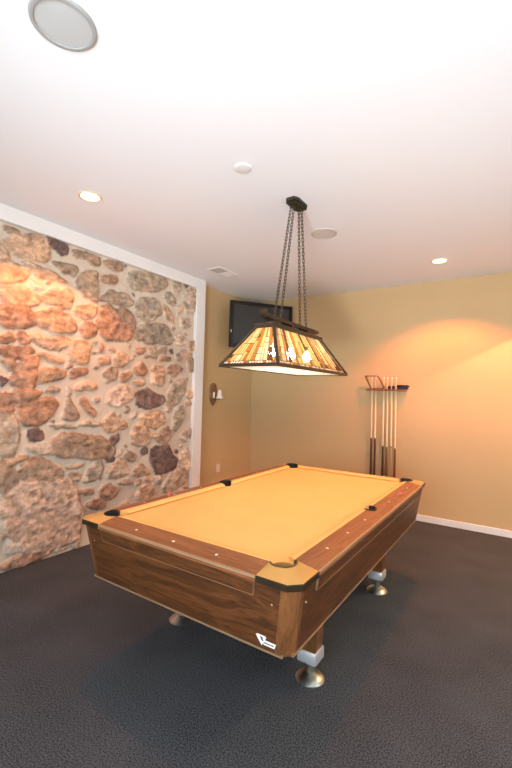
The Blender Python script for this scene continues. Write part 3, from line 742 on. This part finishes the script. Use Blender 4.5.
# canopy and chains (lamp coordinates)
cz=ZC-1.685
bm=bmesh.new(); hw,hl,cf=.054,.105,.038; CXo,CYo=.022,-.012
oc=[(-hw+cf*.6,-hl),(hw-cf*.6,-hl),(hw,-hl+cf),(hw,hl-cf),(hw-cf*.6,hl),(-hw+cf*.6,hl),(-hw,hl-cf),(-hw,-hl+cf)]
prism(bm,[(x+CXo,y+CYo) for x,y in oc],cz-.022,cz-.0008); prism(bm,[(x*.72+CXo,y*.78+CYo) for x,y in oc],cz-.036,cz-.021)
can=lobj('ceiling_canopy',bm,M['canopy'])
def chain(A,B):
    A=Vector(A);B=Vector(B);d=B-A;L=d.length;d/=L;u,v=frame_from(d); n=int(L/.026); st=L/n; bm=bmesh.new(); hl_,hw_=.0185,.0085
    for k in range(n):
        c=A+d*st*(k+.5); w=u if k%2 else v
        pts=[]
        for a in np.linspace(0,2*PI,13)[:-1]:
            s=math.sin(a); y=hl_-hw_ if s>0 else -(hl_-hw_)
            pts.append(c+w*hw_*math.cos(a)+d*(hw_*s+y))
        tube(bm,pts,.0026,5,True)
    lobj('chain',bm,M['chain'],None,'all')
for sgn,ya,yb in ((-1,-.06+CYo,-.215),(1,.06+CYo,.185)):
    for sx_ in (-1,1):
        chain((sx_*.012+CXo,ya,cz-.036),(sx_*.027,yb,z0+.028))
        bm=bmesh.new(); tube(bm,[Vector((sx_*.027,yb,z0+.030))+Vector((0,.009*math.cos(a),.009*math.sin(a))) for a in np.linspace(0,2*PI,13)[:-1]],.003,6,True); lobj('chain_loop',bm,M['chain'],cb,'all')

# ---------------------------------------------------------------- ceiling fittings
def disc(name,x,y,r,label,cat,rim,grille,group=None,deep=.012,inner=.86):
    t=thing(name,label,cat,(x,y,ZC-.0006),0,group)
    bm=bmesh.new(); lathe(bm,[(r*inner,-deep*.5),(r*inner,-deep*.9),(r*(inner+.06),-deep),(r*.985,-deep*.8),(r,-.001),(r,0)],48,caps=False); obj('rim',bm,M[rim],t,True)
    bm=bmesh.new(); lathe(bm,[(0,-deep*.75),(r*inner*.6,-deep*.7),(r*inner+.001,-deep*.5)],48,caps=False); obj('grille',bm,M[grille],t,'all')
    return t
disc('ceiling_speaker',-1.535,.862,.124,'large round grey ceiling speaker by the ceiling edge, well away from the lamp','speaker','grey','grille')
disc('ceiling_speaker',-1.484,3.28,.115,'small round cream ceiling speaker beyond the lamp chains','speaker','rim2','grille2')
t=thing('smoke_detector','small plain white disc on the ceiling between the large speaker and the chain canopy','detector',(-1.508,2.061,ZC-.0006))
bm=bmesh.new(); lathe(bm,[(.056,0),(.056,-.008),(.053,-.010),(.050,-.010)],32,caps=False); obj('base_ring',bm,M['plas'],t,True)
bm=bmesh.new(); lathe(bm,[(.051,-.008),(.047,-.012),(.03,-.014),(0,-.0145)],32,caps=False); obj('cover',bm,M['plas'],t,True)
def canlight(x,y,lab):
    t=thing('recessed_light',lab,'ceiling light',(x,y,ZC-.0006),0,'recessed ceiling lights')
    bm=bmesh.new(); lathe(bm,[(.088,0),(.088,-.004),(.080,-.008),(.070,-.006),(.064,-.002)],40,caps=False); obj('trim_ring',bm,M['canring'],t,True)
    bm=bmesh.new(); lathe(bm,[(.066,-.0025),(.05,-.0035),(0,-.004)],32,caps=False); obj('lit_lens',bm,M['canglow'],t,'all')
canlight(-2.727,1.79,'lit recessed light in the ceiling beside the stone wall')
canlight(-.731,4.532,'lit recessed light in the ceiling above the cue rack wall')
canlight(.95,4.532,'lit recessed light in the ceiling near the right wall')
# vent
t=thing('ceiling_vent','rectangular white ceiling vent by the top corner of the stone wall frame','vent',(-2.995,3.757,ZC-.0006))
bm=bmesh.new()
for (a,b,c,d) in ((-.095,.095,-.185,-.165),(-.095,.095,.165,.185),(-.095,-.075,-.165,.165),(.075,.095,-.165,.165),(-.075,.075,-.008,.008)): box(bm,a,b,c,d,-.010,0)
obj('vent_frame',bm,M['plas'],t)
bm=bmesh.new(); box(bm,-.075,.075,-.165,.165,-.002,-.0005); obj('backing',bm,M['slatgrey'],t)
for y0,m in ((-.165,'slatgrey'),(.008,'plas')):
    bm=bmesh.new()
    for k in range(9):
        x=-.068+k*.017; box(bm,-.007,.007,0,.157,-.0008,.0008,0,Matrix.Translation((x,y0,-.006))@Matrix.Rotation(-.9 if m=='plas' else -.35,4,'Y'))
    obj('louvre_bank',bm,M[m],t)

# ---------------------------------------------------------------- television on the left wall
TLp=Vector((-3.31,4.335,0)); TRp=Vector((-2.775,5.095,0)); dv=(TRp-TLp); tw=dv.length; dv/=tw
ang=math.atan2(dv.y,dv.x); tvH=.64; tc0=(TLp+TRp)/2
tv=thing('wall_mounted_television','black flat screen television on a swivel mount in the corner','television',(tc0.x,tc0.y,2.135))
tv.rotation_euler=(0,0,0)
def tvobj(n,bm,m,s=False):
    bmesh.ops.rotate(bm,matrix=Matrix.Rotation(ang,3,'Z'),verts=bm.verts); return obj(n,bm,m,tv,s)
h=tw/2
bm=bmesh.new(); bz=.045
for a in ((-h,h,-.012,.05,tvH-bz,tvH),(-h,h,-.012,.05,0,.062),(-h,-h+bz,-.012,.05,.062,tvH-bz),(h-bz,h,-.012,.05,.062,tvH-bz)): box(bm,*a,.003)
tvobj('bezel',bm,M['black'])
bm=bmesh.new(); box(bm,-h+bz-.002,h-bz+.002,-.004,.03,.06,tvH-bz+.002); tvobj('screen',bm,M['screen'])
bm=bmesh.new(); box(bm,-h+.03,h-.03,.03,.085,.03,tvH-.03,.015); tvobj('back_shell',bm,M['black'])
bm=bmesh.new(); box(bm,-h+.006,-h+.018,-.0135,-.0118,.20,.235); tvobj('side_mark',bm,M['led'])
nrm=Matrix.Rotation(ang,3,'Z')@Vector((0,1,0)); wp=Vector((XL+.0006-tc0.x,4.98-tc0.y,.33)); q=nrm*.0852+Vector((0,0,.33))
bm=bmesh.new(); tube(bm,[wp+Vector((.012,0,0)),wp+Vector((.12,0,0)),q+nrm*.10,q+nrm*.03],.02,10); obj('swivel_arm',bm,M['black'],tv,True)
bm=bmesh.new(); box(bm,wp.x,wp.x+.014,wp.y-.07,wp.y+.07,.19,.47,.002); obj('wall_plate',bm,M['black'],tv)
bm=bmesh.new(); box(bm,-.12,.12,0,.028,-.10,.10,.002,Matrix.Translation(q)@Matrix.Rotation(ang,4,'Z')); obj('head_plate',bm,M['black'],tv)

# ---------------------------------------------------------------- wall sconce
sc=thing('wall_sconce','wooden wall sconce with a white bell shade beside the stone wall frame','wall lamp',(XL+.0006,4.343,1.485))
bm=bmesh.new(); out=[(0,-.160),(.045,-.115),(.068,-.07),(.070,.08),(.060,.125),(.03,.150),(0,.158)]; out=out+[(-y,z) for y,z in out[::-1][1:-1]]
a=[bm.verts.new((0,y,z)) for y,z in out]; b=[bm.verts.new((.018,y,z)) for y,z in out]; c=[bm.verts.new((.026,y*.86,z*.9)) for y,z in out]
bm.faces.new(a); bm.faces.new(c)
for i in range(len(out)):
    j=(i+1)%len(out); bm.faces.new((a[i],a[j],b[j],b[i])); bm.faces.new((b[i],b[j],c[j],c[i]))
obj('back_plaque',bm,M['plaque'],sc)
bm=bmesh.new(); box(bm,.026,.040,-.028,.004,-.055,.03,.004); o=obj('shade_reflection',bm,M['milk'],sc); o['label']='small pale upright plate built as the bell shade reflected in the plaque'  # reflection of the shade modelled as a pale solid plate
bm=bmesh.new(); tube(bm,[(.02,0,-.066),(.06,.0,-.070),(.125,0,-.066)],.008,8); lathe(bm,[(0,-.068),(.054,-.066),(.056,-.060),(.05,-.058),(0,-.058)],24,Matrix.Translation((.125,0,0)));  obj('arm',bm,M['brass'],sc,True)
bm=bmesh.new(); lathe(bm,[(.052,-.0575),(.046,-.045),(.034,-.02),(.027,.02),(.024,.05),(.019,.062),(0,.064)],28,Matrix.Translation((.125,0,0))); obj('bell_shade',bm,M['milk'],sc,'all')
# outlet
t=thing('wall_outlet','small ivory electrical outlet low on the beige wall beside the stone wall frame','outlet',(XL+.0005,4.512,.44))
bm=bmesh.new(); box(bm,0,.006,-.036,.036,-.058,.058,.002); obj('cover_plate',bm,M['ivory'],t)
for z in (-.022,.022):
    bm=bmesh.new(); box(bm,.0055,.0085,-.016,.016,z-.014,z+.014,.003); s=obj('socket',bm,M['ivory'],t)
    bm=bmesh.new(); box(bm,.0084,.0088,-.007,-.005,z-.005,z+.006); box(bm,.0084,.0088,.005,.007,z-.005,z+.006); obj('slot',bm,M['black'],s)

# ---------------------------------------------------------------- cue rack and cues
YW=YB-.0006; RZ=1.612; CX=[-1.640,-1.591,-1.488,-1.439,-1.386,-1.335]; CYc=YB-.045
rk=thing('cue_rack','reddish brown wall rack holding cues on the beige wall behind the table','cue rack',(-1.46,YW,0))
def robj(n,bm,m,p=None,s=False):
    bmesh.ops.translate(bm,vec=(1.46,-YW,0),verts=bm.verts); return obj(n,bm,m,p or rk,s)
bm=bmesh.new(); box(bm,-1.712,-1.205,YW-.018,YW,RZ-.024,RZ+.006,.003); bar=robj('top_bar',bm,M['rackwood'])
bm=bmesh.new(); box(bm,-1.712,-1.205,YW-.115,YW-.019,RZ-.022,RZ-.012)
for k,x in enumerate(CX): pass
# shelf is cut as separate fingers between the cues
bm.clear(); xs=[-1.712]+CX+[-1.205]
box(bm,-1.712,-1.205,YW-.030,YW-.0185,RZ-.020,RZ-.002)
for a,b in zip(xs,xs[1:]):
    a2=a+(.009 if a!=-1.712 else 0); b2=b-(.009 if b!=-1.205 else 0)
    box(bm,a2,b2,YW-.115,YW-.029,RZ-.020,RZ-.002,.002)
robj('clip_shelf',bm,M['rackwood'],bar)
bm=bmesh.new(); box(bm,-1.712,-1.205,YW-.10,YW,.270,.300,.004); robj('foot_shelf',bm,M['rackwood'])
names=[('buttdark','maple cue standing at the diamond rack end of the wall rack, outermost of its pair','maple'),('buttdark','maple cue with a dark butt, second from the diamond rack end of the wall rack','maple'),
 ('buttdark','maple cue with a dark butt, first of the group of four below the chalk cubes','maple'),('buttbrown','maple cue with a brown butt, second of the group of four','maple'),
 ('butttan','maple cue with a pale tan butt between a brown and a red-brown butt','maple'),('buttred','maple cue with a red-brown butt, nearest the black brush end of the rack','maple')]
for x,(bt,lab,_),J in zip(CX,names,(.66,.66,.57,.56,.57,.55)):
    t=thing('pool_cue',lab,'cue',(x,CYc,.3008),0,'cues in the wall rack'); H=1.475
    rad=lambda z: .0148-(.0148-.0068)*z/H
    bm=bmesh.new(); lathe(bm,[(.013,.004),(rad(.01),.012),(rad(J),J)],16); b_=obj('butt',bm,M[bt],t,True)
    bm=bmesh.new(); lathe(bm,[(.011,0),(.0125,.002),(.0125,.0045)],14); obj('bumper',bm,M['rubber'],b_,True)
    bm=bmesh.new(); lathe(bm,[(rad(J)+.0006,J),(rad(J)+.0006,J+.015)],16); obj('joint_ring',bm,M['brass'],t,True)
    bm=bmesh.new(); lathe(bm,[(rad(J+.0152),J+.0152),(rad(H-.03),H-.03)],16); s=obj('shaft',bm,M['maple'],t,True)
    bm=bmesh.new(); lathe(bm,[(.0069,H-.0298),(.0068,H-.005)],14); obj('ferrule',bm,M['ferrule'],s,True)
    bm=bmesh.new(); lathe(bm,[(.0066,H-.0049),(.006,H-.001),(0,H)],14); obj('tip',bm,M['tip'],s,True)
# diamond ball rack standing on the shelf against the cues
DP=[(-1.640,0),(-1.455,.008),(-1.548,.176),(-1.730,.176)]
def rounded(P,r,n=5):
    o=[]
    P=[Vector(p) for p in P]
    for i in range(len(P)):
        a,b,c=P[i-1],P[i],P[(i+1)%len(P)]; u=(a-b).normalized()*r; v=(c-b).normalized()*r
        for t in np.linspace(0,1,n): o.append((b+u)*(1-t)**2+b*2*t*(1-t)+(b+v)*t*t)
    return o
yD=YW-.098; cxD=-1.593
dm=thing('diamond_ball_rack','brown wooden diamond ball rack standing on the cue rack shelf','ball rack',(cxD,yD,RZ-.0012))
bm=bmesh.new(); O=rounded(DP,.03); cen=Vector((cxD,.088)); I=[cen+(p-cen)*.87 for p in O]
rows=[]
for y in (-.014,.014):
    rows.append(([bm.verts.new((p.x-cxD,y,p.y)) for p in O],[bm.verts.new((p.x-cxD,y,p.y)) for p in I]))
n=len(O)
for i in range(n):
    j=(i+1)%n
    (o0,i0),(o1,i1)=rows
    for q in ((o0[i],o0[j],i0[j],i0[i]),(o1[i],o1[j],i1[j],i1[i]),(o0[i],o0[j],o1[j],o1[i]),(i0[i],i0[j],i1[j],i1[i])): bm.faces.new(q)
mz=min(v.co.z for v in bm.verts); bmesh.ops.translate(bm,vec=(0,0,-mz),verts=bm.verts)
obj('rack_frame',bm,M['dmwood'],dm,True)
# dark cubes and brush on the shelf
def dcube(x,lab):
    t=thing('dark_chalk_cube',lab,'chalk',(x,YW-.085,RZ-.0012),0,'dark chalk cubes on the cue rack')
    bm=bmesh.new(); box(bm,-.015,.015,-.015,.015,0,.042,.003); obj('chalk_body',bm,M['black'],t)
    bm=bmesh.new(); lathe(bm,[(.012,.0425),(0,.0415)],14,caps=False); obj('worn_hollow',bm,M['black'],t)
dcube(-1.407,'dark chalk cube on the cue rack shelf, the one farther from the black brush')
dcube(-1.357,'dark chalk cube on the cue rack shelf, right beside the black brush')
br=thing('table_brush','black table brush lying at the end of the cue rack shelf','brush',(-1.243,YW-.075,RZ-.0012))
bm=bmesh.new(); box(bm,-.068,.062,-.016,.016,0,.026,.002); o=obj('bristles',bm,M['rubber'],br)
bm=bmesh.new(); box(bm,-.072,.06,-.02,.02,.0262,.056,.006); box(bm,.058,.078,-.012,.012,.032,.050,.005); obj('brush_handle',bm,M['black'],br,True)

# ---------------------------------------------------------------- lights
def light(kind,name,loc,power,c,**k):
    l=bpy.data.lights.new(name,kind); l.energy=power; l.color=c
    for a,b in k.items(): setattr(l,a,b)
    o=link(bpy.data.objects.new(name,l)); o.location=loc; return o
def spot_can(x,y,p,c,bl=.12): return light('SPOT','can_spot',(x,y,ZC-.012),p,c,spot_size=math.radians(121.5),spot_blend=bl,shadow_soft_size=.02)
spot_can(-2.727,1.79,P_CAN1,(1,.31,.06)); spot_can(-.731,4.532,P_CAN2,(1,.22,.04),.4); spot_can(.95,4.532,P_CAN3,(1,.66,.32),.04)
fl=light('SPOT','bounce_flash',(.2,-.8,.35),P_FLASH,(.85,.93,1),spot_size=math.radians(104),spot_blend=1,shadow_soft_size=.25)
fl.rotation_euler=(Vector((-.9,1.25,2.95))-fl.location).to_track_quat('-Z','Y').to_euler()
f2=light('SPOT','forward_ceiling_fill',(.1,-1.7,.35),P_FILL_FWD,(.88,.94,1),spot_size=math.radians(64),spot_blend=1,shadow_soft_size=.35)  # added uplight, low behind the camera, to even out the far ceiling
f2.rotation_euler=(Vector((-1.5,2.7,2.95))-f2.location).to_track_quat('-Z','Y').to_euler()
wl=light('AREA','rear_fill',(-.2,YR+.06,1.55),P_FILL_REAR,(.93,.97,1),shape='RECTANGLE',size=2.6,size_y=1.5)  # fill area light in front of the added rear window
wl.rotation_euler=(PI/2,0,PI)
w2=light('AREA','side_fill',(XR-.06,1.6,1.85),P_FILL_SIDE,(.95,.97,1),shape='RECTANGLE',size=3.0,size_y=1.1)  # fill area light at the added side window
w2.rotation_euler=(PI/2,0,PI/2)
w=bpy.data.worlds.new('World'); bpy.context.scene.world=w; w.use_nodes=True
w.node_tree.nodes['Background'].inputs[0].default_value=(.02,.02,.02,1)

# ---------------------------------------------------------------- camera
cam=bpy.data.cameras.new('Camera'); cam.sensor_fit='VERTICAL'; cam.sensor_height=24; cam.lens=24*402.56/768; cam.clip_start=.01
co=link(bpy.data.objects.new('Camera',cam))
yaw,pitch,roll=-.5836,.0256,.0281
f=Vector((math.sin(yaw)*math.cos(pitch),math.cos(yaw)*math.cos(pitch),math.sin(pitch))); r=Vector((math.cos(yaw),-math.sin(yaw),0)); u=r.cross(f)
r2=r*math.cos(roll)+u*math.sin(roll); u2=-math.sin(roll)*r+math.cos(roll)*u
co.matrix_world=Matrix(((r2.x,u2.x,-f.x,0),(r2.y,u2.y,-f.y,0),(r2.z,u2.z,-f.z,1.5),(0,0,0,1)))
S=bpy.context.scene; S.camera=co
S.view_settings.view_transform='Standard'; S.view_settings.look='None'; S.view_settings.gamma=1; S.view_settings.use_curve_mapping=False
S.view_settings.exposure=EXPO
